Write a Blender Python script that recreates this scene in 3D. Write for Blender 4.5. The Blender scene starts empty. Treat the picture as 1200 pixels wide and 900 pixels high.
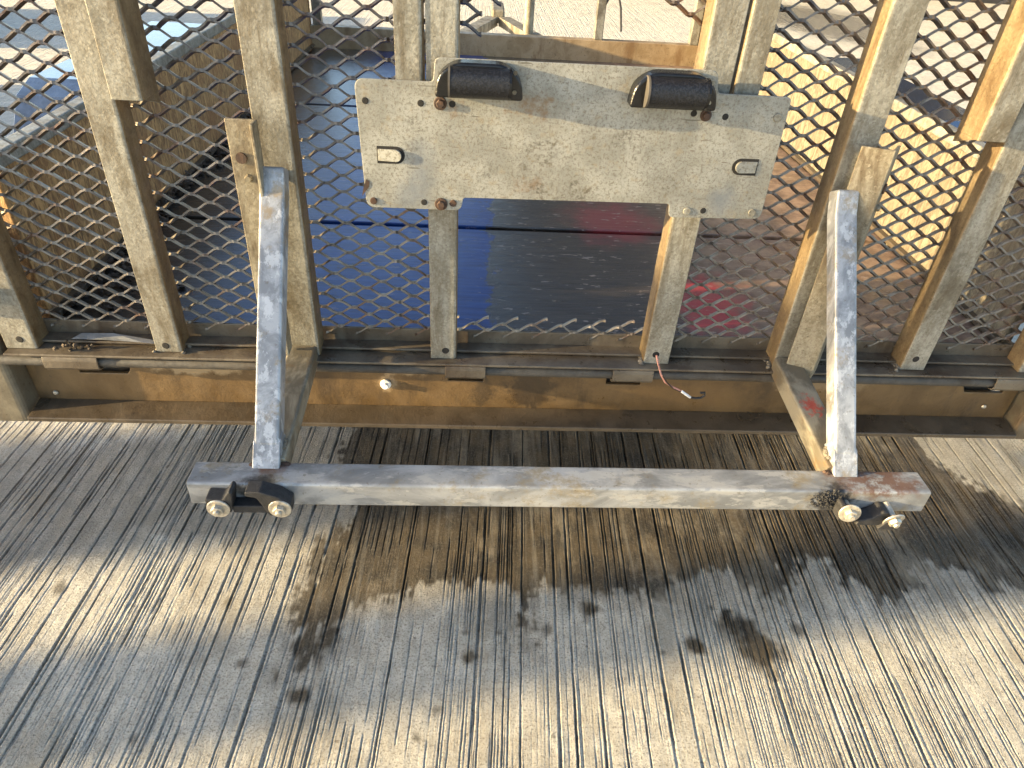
import bpy, bmesh, math, random
import numpy as np
from mathutils import Vector, Matrix
random.seed(7); rng = np.random.default_rng(11)
scene = bpy.context.scene
COL = scene.collection
R_ = math.radians

# ------------------------------------------------------------------ camera
_f = 820.0 / 1200.0
_n = lambda v: v / np.linalg.norm(v)
_dn = _n(np.array([-76.0, 1122.0, 820.0]))
_dp = np.array([-38.0, -602.0, 820.0]); _dp = _n(_dp - _dn * _dp.dot(_dn))
_ax = _n(np.cross(_dn, _dp))
RM = np.array([_ax, _dp, -_dn])
CAMZ = 0.98
cam = bpy.data.cameras.new('camera'); camo = bpy.data.objects.new('camera', cam); COL.objects.link(camo)
cam.sensor_width = 36.0; cam.lens = _f * 36.0; cam.clip_start = 0.02; cam.clip_end = 2000
_r, _u, _b = RM[:, 0], -RM[:, 1], -RM[:, 2]
camo.matrix_world = Matrix(((_r[0], _u[0], _b[0], 0), (_r[1], _u[1], _b[1], 0), (_r[2], _u[2], _b[2], CAMZ), (0, 0, 0, 1)))
scene.camera = camo

# ------------------------------------------------------------------ sky, sun, exposure
AZ, EL = R_(10.0), R_(10.5)             # light travels +x, a little +y, low
world = bpy.data.worlds.new('World'); scene.world = world; world.use_nodes = True
wn = world.node_tree; wn.nodes.clear()
sky = wn.nodes.new('ShaderNodeTexSky'); sky.sky_type = 'NISHITA'; sky.sun_disc = False
sky.sun_elevation = EL; sky.sun_rotation = math.atan2(-math.cos(AZ), -math.sin(AZ)) % (2 * math.pi)
sky.altitude = 0; sky.air_density = 0.8; sky.dust_density = 1.4; sky.ozone_density = 0.8
bg = wn.nodes.new('ShaderNodeBackground'); bg.inputs['Strength'].default_value = 0.13
wo = wn.nodes.new('ShaderNodeOutputWorld')
wn.links.new(sky.outputs[0], bg.inputs[0]); wn.links.new(bg.outputs[0], wo.inputs[0])
sun = bpy.data.lights.new('sun', 'SUN'); sun.energy = 4.2; sun.angle = R_(0.53); sun.color = (1.0, 0.77, 0.42)
suno = bpy.data.objects.new('sun', sun); COL.objects.link(suno)
LD = Vector((math.cos(AZ) * math.cos(EL), math.sin(AZ) * math.cos(EL), -math.sin(EL)))
suno.rotation_euler = LD.to_track_quat('-Z', 'Y').to_euler(); suno.location = (-3, -1, 3)
scene.view_settings.view_transform = 'Standard'; scene.view_settings.look = 'None'
scene.view_settings.exposure = 2.35; scene.view_settings.gamma = 1.0; scene.view_settings.use_curve_mapping = False
scene.render.engine = 'CYCLES'

def pix_z(px, py, z=0.0):
    r = RM @ np.array([(px - 600) / 820, (py - 450) / 820, 1.0]); t = (z - CAMZ) / r[2]
    return np.array([r[0] * t, r[1] * t])

# ------------------------------------------------------------------ materials
class NT:
    def __init__(s, name):
        s.m = bpy.data.materials.new(name); s.m.use_nodes = True
        s.t = s.m.node_tree; s.t.nodes.clear()
        s.out = s.t.nodes.new('ShaderNodeOutputMaterial'); s.b = s.t.nodes.new('ShaderNodeBsdfPrincipled')
        s.t.links.new(s.b.outputs[0], s.out.inputs[0])
        g = s.t.nodes.new('ShaderNodeNewGeometry'); s.pos = g.outputs['Position']
    def link(s, a, b): s.t.links.new(a, b)
    def val(s, sock, v):
        if hasattr(v, 'is_linked') or hasattr(v, 'links'): s.link(v, sock)
        else: sock.default_value = v
    def mapv(s, scale=(1, 1, 1), rot=(0, 0, 0), loc=(0, 0, 0)):
        n = s.t.nodes.new('ShaderNodeMapping'); s.link(s.pos, n.inputs['Vector'])
        n.inputs['Scale'].default_value = scale; n.inputs['Rotation'].default_value = rot; n.inputs['Location'].default_value = loc
        return n.outputs[0]
    def noise(s, scale, detail=4, rough=.6, vec=None, dist=0.0):
        n = s.t.nodes.new('ShaderNodeTexNoise'); s.link(vec or s.pos, n.inputs['Vector'])
        n.inputs['Scale'].default_value = scale; n.inputs['Detail'].default_value = detail
        n.inputs['Roughness'].default_value = rough; n.inputs['Distortion'].default_value = dist
        return n.outputs['Fac']
    def vor(s, scale, vec=None, out='Distance'):
        n = s.t.nodes.new('ShaderNodeTexVoronoi'); s.link(vec or s.pos, n.inputs['Vector']); n.inputs['Scale'].default_value = scale
        return n.outputs[out]
    def ramp(s, fac, a, b, lo=0.0, hi=1.0):
        n = s.t.nodes.new('ShaderNodeMapRange'); n.interpolation_type = 'SMOOTHSTEP'
        s.link(fac, n.inputs[0]); n.inputs[1].default_value = a; n.inputs[2].default_value = b
        n.inputs[3].default_value = lo; n.inputs[4].default_value = hi
        return n.outputs[0]
    def mix(s, fac, a, b):
        n = s.t.nodes.new('ShaderNodeMix'); n.data_type = 'RGBA'
        s.val(n.inputs[0], fac)
        for k, v in ((6, a), (7, b)):
            if isinstance(v, tuple): n.inputs[k].default_value = (*v, 1) if len(v) == 3 else v
            else: s.link(v, n.inputs[k])
        return n.outputs[2]
    def math(s, op, a, b=0.0):
        n = s.t.nodes.new('ShaderNodeMath'); n.operation = op
        s.val(n.inputs[0], a); s.val(n.inputs[1], b)
        return n.outputs[0]
    def spot(s, c, r, soft=.4, wob=.5, scale=60, stretch=(1, 1, 1)):   # a stain of its own shape round a point
        a = s.t.nodes.new('ShaderNodeVectorMath'); a.operation = 'SUBTRACT'; s.link(s.pos, a.inputs[0]); a.inputs[1].default_value = c
        m = s.t.nodes.new('ShaderNodeVectorMath'); m.operation = 'MULTIPLY'; s.link(a.outputs[0], m.inputs[0]); m.inputs[1].default_value = stretch
        l = s.t.nodes.new('ShaderNodeVectorMath'); l.operation = 'LENGTH'; s.link(m.outputs[0], l.inputs[0])
        nz = s.noise(scale, 4, .65)
        d = s.math('ADD', l.outputs['Value'], s.math('MULTIPLY', s.math('SUBTRACT', nz, .5), r * wob * 2))
        return s.ramp(d, r * (1 - soft), r, 1.0, 0.0)
    def bump(s, h, strength=.3, dist=.002, prev=None):
        n = s.t.nodes.new('ShaderNodeBump'); s.link(h, n.inputs['Height'])
        n.inputs['Strength'].default_value = strength; n.inputs['Distance'].default_value = dist
        if prev: s.link(prev, n.inputs['Normal'])
        return n.outputs[0]
    def fin(s, col, rough=.5, metal=0.0, normal=None, spec=.5, coat=0.0, coat_r=.1, coat_n=None):
        s.val(s.b.inputs['Base Color'], (*col, 1) if isinstance(col, tuple) and len(col) == 3 else col)
        s.val(s.b.inputs['Roughness'], rough); s.val(s.b.inputs['Metallic'], metal)
        s.b.inputs['Specular IOR Level'].default_value = spec
        if normal: s.link(normal, s.b.inputs['Normal'])
        if coat: 
            s.val(s.b.inputs['Coat Weight'], coat); s.b.inputs['Coat Roughness'].default_value = coat_r
            if coat_n: s.link(coat_n, s.b.inputs['Coat Normal'])
        return s.m

def galvanised(name, light, dark, grime, metal=.2, rough=.52, gscale=14, amt=(.42, .72), streak=True, bumpd=.0008):
    n = NT(name)
    sp = n.vor(420, out='Color'); sep = n.t.nodes.new('ShaderNodeSeparateColor'); n.link(sp, sep.inputs[0])
    base = n.mix(n.ramp(n.math('ADD', n.math('MULTIPLY', sep.outputs[0], .16), n.math('MULTIPLY', n.noise(46, 7, .72, vec=n.mapv((1, 1, .30))), .84)), .34, .66), dark, light)
    g1 = n.ramp(n.noise(gscale * 1.5, 7, .74, vec=n.mapv((1, 1, .35)), dist=.6), *amt)
    if streak: g1 = n.math('MAXIMUM', g1, n.ramp(n.noise(75, 5, .65, vec=n.mapv((1, 1, .10))), .54, .70, 0, .75))
    col = n.mix(g1, base, grime)
    col = n.mix(n.ramp(n.noise(7, 5, .7, vec=n.mapv(loc=(4, 0, 2))), .56, .66, 0, .55), col, tuple(c * .6 for c in grime))
    pit = n.ramp(n.noise(260, 4, .75), .56, .68, 0, .6)
    col = n.mix(pit, col, tuple(c * .5 for c in grime))
    pale = n.ramp(n.noise(120, 5, .7, vec=n.mapv(loc=(1, 7, 3))), .60, .70, 0, .5)
    col = n.mix(pale, col, tuple(min(1, c * 1.25) for c in light))
    bm = n.bump(n.noise(300, 4, .65), .5, bumpd, n.bump(n.noise(40, 4, .6), .35, .002))
    return n.fin(col, n.ramp(n.noise(50, 5), .3, .7, rough - .16, rough + .14), metal, bm)

M = {}
M['galv'] = galvanised('weathered_galvanised', (.305, .292, .245), (.165, .152, .118), (.098, .076, .045))
M['galv_brown'] = galvanised('rust_wash_bounce_steel', (.21, .155, .085), (.14, .098, .05), (.085, .052, .022), gscale=20)  # rust wash and warm bounce light mixed into one colour
M['galv_dull'] = galvanised('grimy_galvanised', (.30, .27, .20), (.18, .155, .105), (.10, .072, .04), rough=.55, amt=(.4, .65))
def bar_mat():
    n = NT('bright_galvanised')
    a = n.ramp(n.noise(26, 6, .6, vec=n.mapv((.5, 1, 1)), dist=.6), .40, .62)
    col = n.mix(a, (.175, .182, .188), (.325, .332, .335))
    col = n.mix(n.ramp(n.noise(55, 6, .7, vec=n.mapv((.35, 1, 1), loc=(2, 0, 0))), .52, .58, 0, .65), col, (.39, .385, .365))
    col = n.mix(n.ramp(n.noise(16, 7, .75), .52, .68, 0, .85), col, (.23, .185, .11))
    col = n.mix(n.ramp(n.noise(210, 4, .7), .60, .70, 0, .6), col, (.12, .10, .07))
    rust = n.math('MAXIMUM', n.math('MULTIPLY', n.spot((.45, .548, .462), .05, .6, .9, 60, (.8, 1.1, 2.6)), n.ramp(n.noise(70, 5, .7), .36, .52)), n.spot((-.207, .565, .468), .03, .5, .5, 90))
    rust = n.math('MAXIMUM', rust, n.spot((.425, .57, .472), .034, .4, .5, 90))
    col = n.mix(n.math('MULTIPLY', rust, .85), col, (.14, .065, .035))
    soot = n.math('MAXIMUM', n.spot((.40, .52, .445), .03, .5, .8, 80), n.spot((-.215, .525, .45), .028, .6, .6, 80))
    col = n.mix(n.math('MULTIPLY', soot, .9), col, (.025, .022, .02))
    bm = n.bump(n.noise(260, 4, .6), .3, .0006, n.bump(n.noise(30, 3), .2, .002))
    return n.fin(col, n.ramp(n.noise(45, 4), .3, .7, .30, .52), .35, bm)
M['bar'] = bar_mat()
def brace_mat():
    n = NT('whitish_galvanised')
    a = n.ramp(n.noise(38, 6, .65, vec=n.mapv((1, 1, .35)), dist=.5), .40, .6)
    col = n.mix(a, (.18, .187, .195), (.33, .338, .345))
    col = n.mix(n.ramp(n.noise(70, 6, .72, vec=n.mapv((1, 1, .4), loc=(2, 0, 0))), .52, .60, 0, .7), col, (.50, .505, .505))
    col = n.mix(n.ramp(n.noise(22, 7, .75), .52, .66, 0, .8), col, (.24, .18, .10))
    col = n.mix(n.ramp(n.noise(230, 4, .7), .60, .70, 0, .6), col, (.12, .10, .07))
    bm = n.bump(n.noise(260, 4, .6), .3, .0006, n.bump(n.noise(30, 3), .25, .002))
    return n.fin(col, .42, .3, bm)
M['brace'] = brace_mat()
def arm_mat():
    n = NT('dirty_arm_steel')
    a = n.ramp(n.noise(28, 6, .65, vec=n.mapv((1, .5, 1)), dist=.5), .42, .62)
    col = n.mix(a, (.115, .098, .07), (.255, .228, .168))
    col = n.mix(n.ramp(n.noise(20, 6, .7), .52, .7, 0, .85), col, (.15, .085, .03))
    red = n.spot((.417, .655, .487), .017, .5, .9, 160, (1, .6, 1))
    col = n.mix(n.math('MULTIPLY', red, .8), col, (.42, .04, .02))
    bm = n.bump(n.noise(260, 4, .6), .4, .0008, n.bump(n.noise(30, 3), .3, .002))
    return n.fin(col, .5, .2, bm)
M['arm'] = arm_mat()
def plate_mat():
    n = NT('galvanised_sheet')
    col = n.mix(n.ramp(n.noise(28, 6, .62), .35, .65), (.215, .212, .185), (.305, .302, .268))
    fine = n.ramp(n.noise(300, 4, .85), .48, .62, 0, .8)
    col = n.mix(fine, col, (.125, .108, .08))
    col = n.mix(n.ramp(n.noise(95, 5, .72), .55, .68, 0, .5), col, (.24, .195, .125))
    col = n.mix(n.ramp(n.noise(9, 6, .7, dist=.8), .56, .72, 0, .5), col, (.20, .18, .135))
    sc = n.ramp(n.noise(150, 2, .5, vec=n.mapv((.3, 1, 1.6), (0, .6, 0))), .68, .74, 0, .8)
    col = n.mix(sc, col, (.13, .105, .08))
    for c, r, st, am in (((-.055, .72, .715), .034, (1.6, 1, .6), .75), ((.275, .72, .70), .028, (1.1, 1, .9), .8), ((-.07, .72, .69), .03, (1.3, 1, .8), .6)):
        col = n.mix(n.math('MULTIPLY', n.spot(c, r, .7, .45, 45, st), am), col, (.145, .16, .175))
    for c, r, am in (((.06, .72, .79), .026, .7), ((-.03, .72, .785), .020, .7), ((.06, .72, .71), .022, .6), ((.045, .72, .695), .016, .6), ((.245, .72, .787), .012, .6)):
        col = n.mix(n.math('MULTIPLY', n.spot(c, r, .8, 1.2, 110, (.7, 1, 1.3)), am), col, (.16, .095, .045))
    for c, r, st, am in (((.07, .72, .745), .03, (.7, 1, 1.2), .8), ((.10, .72, .70), .035, (.5, 1, 1.6), .7), ((.02, .72, .72), .022, (1, 1, 1), .6), ((.16, .72, .76), .03, (.6, 1, 1.5), .7), ((-.06, .72, .76), .025, (1.4, 1, .6), .7), ((.20, .72, .72), .03, (.8, 1, 1), .5)):
        col = n.mix(n.math('MULTIPLY', n.math('MULTIPLY', n.spot(c, r, .9, 1.4, 60, st), n.ramp(n.noise(190, 4, .75), .47, .60)), am), col, (.055, .045, .032))
    for rot, th in ((.5, .705), (-.7, .71), (1.4, .71)):
        col = n.mix(n.ramp(n.noise(120, 2, .5, vec=n.mapv((.12, 1, 1.3), (0, rot, 0), (rot, 0, 0))), th, th + .03, 0, .8), col, (.09, .078, .06))
    bm = n.bump(n.noise(300, 4, .7), .35, .0006, n.bump(n.noise(12, 3), .25, .004))
    return n.fin(col, n.ramp(n.noise(60, 4), .3, .7, .36, .6), .3, bm)
M['plate'] = plate_mat()
def rusty(name, a, b, c, rough=.6, sc=18, metal=.1, spots=True):
    n = NT(name)
    col = n.mix(n.ramp(n.noise(sc, 6, .66, dist=.5), .35, .65), a, b)
    col = n.mix(n.ramp(n.noise(sc * .55, 6, .7, vec=n.mapv((1, 1, .35))), .50, .66, 0, .9), col, c)
    if spots: col = n.mix(n.ramp(n.noise(160, 3, .7), .62, .70, 0, .7), col, (.05, .035, .02))
    bm = n.bump(n.noise(250, 4, .65), .4, .001, n.bump(n.noise(30, 4), .3, .002))
    return n.fin(col, n.ramp(n.noise(40, 4), .3, .7, rough - .18, rough + .12), metal, bm)
M['beam'] = rusty('rust_stained_beam', (.092, .056, .023), (.145, .092, .041), (.045, .029, .015), .45, 14)
def beam_mat():
    m = M['beam']; n = NT.__new__(NT); n.m = m; n.t = m.node_tree
    n.b = next(x for x in n.t.nodes if x.type == 'BSDF_PRINCIPLED'); n.pos = next(x for x in n.t.nodes if x.type == 'NEW_GEOMETRY').outputs['Position']
    col = n.b.inputs['Base Color'].links[0].from_socket
    for c, r, st, am, k in (((.085, .775, .41), .04, (1, 1, .8), .8, (.035, .024, .014)), ((.02, .775, .40), .022, (1, 1, .7), .6, (.04, .028, .016)), ((-.112, .775, .412), .016, (1, 1, 1), .8, (.30, .22, .13)), ((-.36, .775, .432), .028, (.35, 1, 1.6), .75, (.33, .25, .15)), ((-.09, .775, .433), .018, (.4, 1, 1.4), .7, (.33, .25, .15)), ((.50, .775, .43), .03, (.3, 1, 1.4), .6, (.27, .20, .12)), ((.30, .775, .40), .05, (.4, 1, 1), .5, (.14, .085, .035))):
        col = n.mix(n.math('MULTIPLY', n.spot(c, r, .5, .9, 70, st), am), col, k)
    n.link(col, n.b.inputs['Base Color'])
beam_mat()
M['flange'] = rusty('damp_flange', (.058, .043, .027), (.09, .067, .043), (.036, .026, .017), .42)
M['rail'] = rusty('grubby_rail', (.075, .058, .04), (.14, .115, .082), (.05, .031, .018), .42)
M['rod'] = rusty('dark_rod', (.045, .04, .033), (.075, .066, .054), (.04, .03, .02), .75, 40, 0)
M['post'] = rusty('muddy_post', (.085, .072, .05), (.15, .13, .092), (.085, .05, .02), .5)
M['sill'] = rusty('pale_tan_sill', (.24, .165, .085), (.34, .25, .145), (.17, .10, .045), .5)
M['rust'] = rusty('rust', (.040, .022, .014), (.072, .037, .021), (.025, .015, .010), .75, 160)
def mesh_mat():
    n = NT('expanded_steel')
    col = n.mix(n.ramp(n.noise(60, 5, .65), .38, .62), (.085, .068, .053), (.20, .172, .14))
    col = n.mix(n.ramp(n.noise(25, 5, .7), .5, .66, 0, .8), col, (.10, .045, .022))
    return n.fin(col, n.ramp(n.noise(120, 3), .3, .7, .28, .5), .4, n.bump(n.noise(400, 3), .3, .0005))
M['mesh'] = mesh_mat()
def ply_mat(name, dk, lt_, st_):
    n = NT(name)
    v = n.mapv((1, 1, .26), (.35, 0, 0))
    st = n.noise(120, 6, .75, vec=v, dist=1.2)
    col = n.mix(n.ramp(st, .38, .62), dk, lt_)
    col = n.mix(n.ramp(n.noise(10, 5, .65), .45, .68, 0, .7), col, st_)
    bm = n.bump(st, .9, .004, n.bump(n.noise(60, 4), .3, .003))
    return n.fin(col, .75, 0, bm)
M['ply'] = ply_mat('brown_ply', (.16, .078, .027), (.50, .285, .105), (.23, .10, .033))
M['ply_sunlit'] = ply_mat('sunlit_ply', (.085, .066, .04), (.225, .188, .125), (.13, .095, .055))  # the same ply, its tone set for the sunlit right wall
def deck_mat():
    n = NT('wet_deck_board')
    gr = n.noise(120, 5, .65, vec=n.mapv((.10, 1, 1)), dist=.3)
    sx = n.t.nodes.new('ShaderNodeSeparateXYZ'); n.link(n.pos, sx.inputs[0])
    xr = n.math('ADD', sx.outputs[0], n.math('MULTIPLY', n.math('SUBTRACT', n.noise(30, 6, .7, vec=n.mapv((1, .6, 1))), .5), .10))
    col = n.mix(n.ramp(gr, .35, .65), (.012, .010, .009), (.034, .027, .022))
    right = n.ramp(xr, .22, .55)
    col = n.mix(right, col, n.mix(n.ramp(n.noise(30, 5, .7), .35, .65), (.12, .078, .058), (.24, .165, .118)))
    blue = n.math('MULTIPLY', n.ramp(xr, .026, .036, 1, 0), n.ramp(xr, -.42, -.20))                                      # sky reflection put into the base colour, left of the deck
    refl_breaks = n.ramp(n.noise(24, 6, .75), .58, .68, 1, .25)  # breaks up the painted sky blue
    col = n.mix(n.math('MULTIPLY', blue, refl_breaks), col, n.mix(n.ramp(gr, .3, .7), (.004, .021, .105), (.009, .040, .17)))
    red = n.math('MAXIMUM', n.spot((.36, .90, .48), .08, .85, .9, 24, (1, .7, 1)), n.math('MULTIPLY', n.spot((.25, 1.2, .48), .12, .8, .6, 18, (1, .9, 1)), .55))
    col = n.mix(n.math('MULTIPLY', red, .9), col, (.30, .016, .03))
    scr = n.ramp(n.noise(75, 4, .65, vec=n.mapv((.55, 1.5, 1), (0, 0, .25))), .625, .66)
    scr = n.math('MULTIPLY', scr, n.ramp(xr, .0, .10, .3, 1))
    col = n.mix(n.math('MULTIPLY', scr, .8), col, (.26, .20, .165))
    wob = n.bump(n.noise(110, 6, .75, vec=n.mapv((.4, 1, 1))), .40, .002, n.bump(n.noise(18, 4, .6), .16, .004))
    wob2 = n.bump(n.math('ADD', gr, n.math('MULTIPLY', scr, .6)), .5, .002)
    damp = n.math('SUBTRACT', 1.0, n.math('MULTIPLY', right, n.ramp(n.noise(16, 5, .7), .35, .6, .5, 1.0)))
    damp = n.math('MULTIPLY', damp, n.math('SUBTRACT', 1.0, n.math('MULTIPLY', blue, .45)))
    m = n.fin(col, .45, 0, wob2, .15, damp, .05, wob)
    n.b.inputs['Coat IOR'].default_value = 1.5
    return m
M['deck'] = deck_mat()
def concrete(name, grooves):
    n = NT(name)
    big = n.noise(3.5, 5, .6); med = n.noise(26, 7, .75); fine = n.noise(300, 4, .8)
    col = n.mix(n.ramp(med, .35, .65), (.40, .37, .305), (.55, .515, .435))
    col = n.mix(n.ramp(big, .48, .68, 0, .5), col, (.34, .31, .25))
    col = n.mix(n.ramp(fine, .52, .63, 0, .85), col, (.115, .10, .08))
    col = n.mix(n.ramp(n.noise(380, 3, .7, vec=n.mapv(loc=(3, 1, 0))), .64, .74, 0, .75), col, (.64, .60, .52))
    col = n.mix(n.ramp(n.noise(33, 3, .6, vec=n.mapv(loc=(5, 2, 0))), .70, .74, 0, .7), col, (.13, .105, .08))
    if grooves == 'geo':
        at = n.t.nodes.new('ShaderNodeAttribute'); at.attribute_name = 'wet'
        wet = at.outputs['Fac']
        wcol = n.mix(n.ramp(n.noise(15, 5, .65), .35, .65), (.022, .016, .009), (.066, .047, .024))
        col = n.mix(wet, col, wcol)
        rough = n.ramp(wet, 0, 1, .88, .62)
        col = n.mix(n.ramp(n.noise(190, 5, .8, vec=n.mapv(loc=(2, 5, 0))), .50, .64, 0, .5), col, (.15, .13, .10))
        col = n.mix(n.ramp(n.noise(7, 7, .75, vec=n.mapv((1, .5, 1), loc=(9, 2, 0))), .50, .66, 0, .55), col, (.235, .20, .145))
        bm = n.bump(n.noise(300, 6, .85), 1.0, .0034, n.bump(n.noise(90, 4, .6), .35, .003))
        return n.fin(col, rough, 0, bm, .28)
    w = n.noise(85, 3, .75, vec=n.mapv((1, .012, 1), (0, 0, R_(3.1))))
    pud = n.math('MAXIMUM', n.spot((3.3, 7.2, 0), 1.1, .5, .5, 1.2, (1.4, .7, 1)), n.spot((2.2, 4.6, 0), .55, .5, .5, 2, (1, .8, 1)))
    col = n.mix(n.math('MULTIPLY', pud, .7), col, (.10, .10, .10))
    bm = n.bump(n.ramp(w, .35, .6), .7, .006, n.bump(n.noise(200, 4, .7), .5, .002))
    return n.fin(col, n.ramp(pud, 0, 1, .85, .12), 0, bm, .4)
M['slab'] = concrete('tined_concrete', 'geo')
M['ground'] = concrete('concrete_yard', 'far')
def plain(name, col, rough, metal=0.0, var=.3, sc=60, bumpd=.0006, coat=0.0, spec=.5):
    n = NT(name)
    c = n.mix(n.ramp(n.noise(sc, 5, .65), .35, .65), tuple(v * (1 - var) for v in col), tuple(min(1, v * (1 + var)) for v in col))
    return n.fin(c, rough, metal, n.bump(n.noise(sc * 5, 4, .6), .4, bumpd), spec, coat)
M['black'] = plain('black_plastic', (.004, .004, .0045), .26, 0, .4, 90, spec=.4)
M['lens'] = plain('speckled_lamp_cover', (.008, .0085, .011), .25, 0, .6, 420, .0025, spec=.35)
M['rubber'] = plain('black_rubber', (.014, .0135, .014), .62, 0, .4, 150, .002)
M['soot'] = plain('crumbled_rubber', (.02, .019, .018), .8, 0, .5, 200, .003)
M['zinc'] = plain('zinc_bolt', (.42, .38, .31), .38, .6, .25, 200)
M['hole'] = plain('painted_cavity', (.01, .009, .008), .9)  # black that stands for the shade inside holes
M['white'] = plain('white_paint', (.75, .73, .68), .5)
M['copper'] = plain('pinkish_cable', (.42, .20, .15), .5, .2)
M['blackwire'] = plain('black_cable', (.015, .015, .016), .45)
M['mud'] = plain('wet_guard_steel', (.06, .085, .13), .16, .55, .3, 30, .0008, .6)
M['tyre'] = plain('tyre_rubber', (.018, .018, .018), .8, 0, .3, 90, .002)
M['rim'] = plain('rim_steel', (.5, .5, .5), .4, .7)
M['litter'] = plain('wet_litter', (.045, .028, .015), .75, 0, .6, 200, .003)
M['weld'] = plain('weld_bead', (.14, .12, .09), .6, .2, .4, 200, .002)
M['block'] = plain('grey_block', (.33, .32, .30), .9, 0, .2, 12, .002)
M['board'] = plain('charcoal_weatherboard', (.022, .020, .018), .7, 0, .2, 6)
M['roof'] = plain('roof_steel', (.07, .07, .075), .5, .2, .2, 5)
M['pane'] = plain('window_glass', (.02, .025, .03), .06, 0, .1, 3)
M['orange'] = plain('orange_reflector', (.6, .16, .04), .3)

# ------------------------------------------------------------------ mesh helpers
class MB:
    def __init__(s): s.v = []; s.f = []; s.sm = []
    def add(s, vs, fs, smooth=False):
        o = len(s.v); s.v += [tuple(v) for v in vs]; s.f += [tuple(i + o for i in f) for f in fs]; s.sm += [smooth] * len(fs); return s
    def box(s, x0, x1, y0, y1, z0, z1):
        return s.add([(x, y, z) for z in (z0, z1) for y in (y0, y1) for x in (x0, x1)],
                     [(0, 2, 3, 1), (4, 5, 7, 6), (0, 1, 5, 4), (2, 6, 7, 3), (0, 4, 6, 2), (1, 3, 7, 5)])
    def sweep(s, prof, pts, side=(1, 0, 0), smooth=False, cap=True):   # prof (a,b): a along side, b along normal
        n = len(prof); rings = []
        pts = [Vector(p) for p in pts]
        for i, p in enumerate(pts):
            t = (pts[min(i + 1, len(pts) - 1)] - pts[max(i - 1, 0)]).normalized()
            sd = Vector(side); sd = (sd - t * sd.dot(t)).normalized(); nb = t.cross(sd)
            rings.append([p + sd * a + nb * b for a, b in prof])
        vs = [v for r in rings for v in r]; fs = []
        for i in range(len(pts) - 1):
            for k in range(n):
                k2 = (k + 1) % n; fs.append((i * n + k, i * n + k2, (i + 1) * n + k2, (i + 1) * n + k))
        s.add(vs, fs, smooth)
        if cap and smooth:                       # caps with vertices of their own keep the round side's normals true
            s.add(rings[0], [tuple(reversed(range(n)))]); s.add(rings[-1], [tuple(range(n))])
        elif cap:
            o = len(s.v) - len(vs); s.f.append(tuple(o + k for k in reversed(range(n)))); s.f.append(tuple(o + (len(pts) - 1) * n + k for k in range(n))); s.sm += [False, False]
        return s
    def tube(s, pts, r, n=10, side=(1, 0, 0)):
        return s.sweep([(r * math.cos(2 * math.pi * k / n), r * math.sin(2 * math.pi * k / n)) for k in range(n)], pts, side, True)
    def disc(s, c, ax, r, h, n=16, r2=None):
        c = Vector(c); ax = Vector(ax).normalized(); sd = ax.orthogonal().normalized(); r2 = r if r2 is None else r2
        pb = ax.cross(sd); vs = []
        for rr, hh in ((r, 0), (r2, h)):
            for k in range(n):
                a = 2 * math.pi * k / n; vs.append(c + ax * hh + sd * (rr * math.cos(a)) + pb * (rr * math.sin(a)))
        fs = [(k, (k + 1) % n, n + (k + 1) % n, n + k) for k in range(n)] + [tuple(reversed(range(n))), tuple(range(n, 2 * n))]
        return s.add(vs, fs)
    def prism(s, poly, d0, d1, plane='xz'):       # polygon in plane, extruded along the third axis
        n = len(poly)
        mk = {'xz': lambda a, b, d: (a, d, b), 'xy': lambda a, b, d: (a, b, d), 'yz': lambda a, b, d: (d, a, b)}[plane]
        vs = [mk(a, b, d0) for a, b in poly] + [mk(a, b, d1) for a, b in poly]
        return s.add(vs, [(k, (k + 1) % n, n + (k + 1) % n, n + k) for k in range(n)] + [tuple(reversed(range(n))), tuple(range(n, 2 * n))])
    def build(s, name, mat, parent=None, bevel=0.0, seg=2, fix=True):
        me = bpy.data.meshes.new(name); me.from_pydata(s.v, [], s.f)
        me.polygons.foreach_set('use_smooth', s.sm)
        if fix:
            b = bmesh.new(); b.from_mesh(me); bmesh.ops.recalc_face_normals(b, faces=b.faces); b.to_mesh(me); b.free()
        me.materials.append(M[mat] if isinstance(mat, str) else mat); me.update()
        o = bpy.data.objects.new(name, me); COL.objects.link(o)
        if parent: o.parent = parent
        if bevel:
            m = o.modifiers.new('bevel', 'BEVEL'); m.width = bevel; m.segments = seg; m.limit_method = 'ANGLE'; m.angle_limit = R_(40)
        return o
def tag(o, label, cat=None, group=None, kind=None):
    o['label'] = label
    if cat: o['category'] = cat
    if group: o['group'] = group
    if kind: o['kind'] = kind
    return o
def rounded(pts, r, n=4):
    out = []; m = len(pts)
    for i in range(m):
        p = Vector((*pts[i][:2], 0)); a = Vector((*pts[i - 1][:2], 0)) - p; b = Vector((*pts[(i + 1) % m][:2], 0)) - p
        rr = pts[i][2] if len(pts[i]) > 2 else r
        rr = min(rr, a.length * .45, b.length * .45)
        if rr < 1e-5: out.append((p.x, p.y)); continue
        p0 = p + a.normalized() * rr; p1 = p + b.normalized() * rr
        for k in range(n + 1):
            t = k / n; q = p0 * (1 - t) ** 2 + p * 2 * t * (1 - t) + p1 * t * t; out.append((q.x, q.y))
    return out

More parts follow.
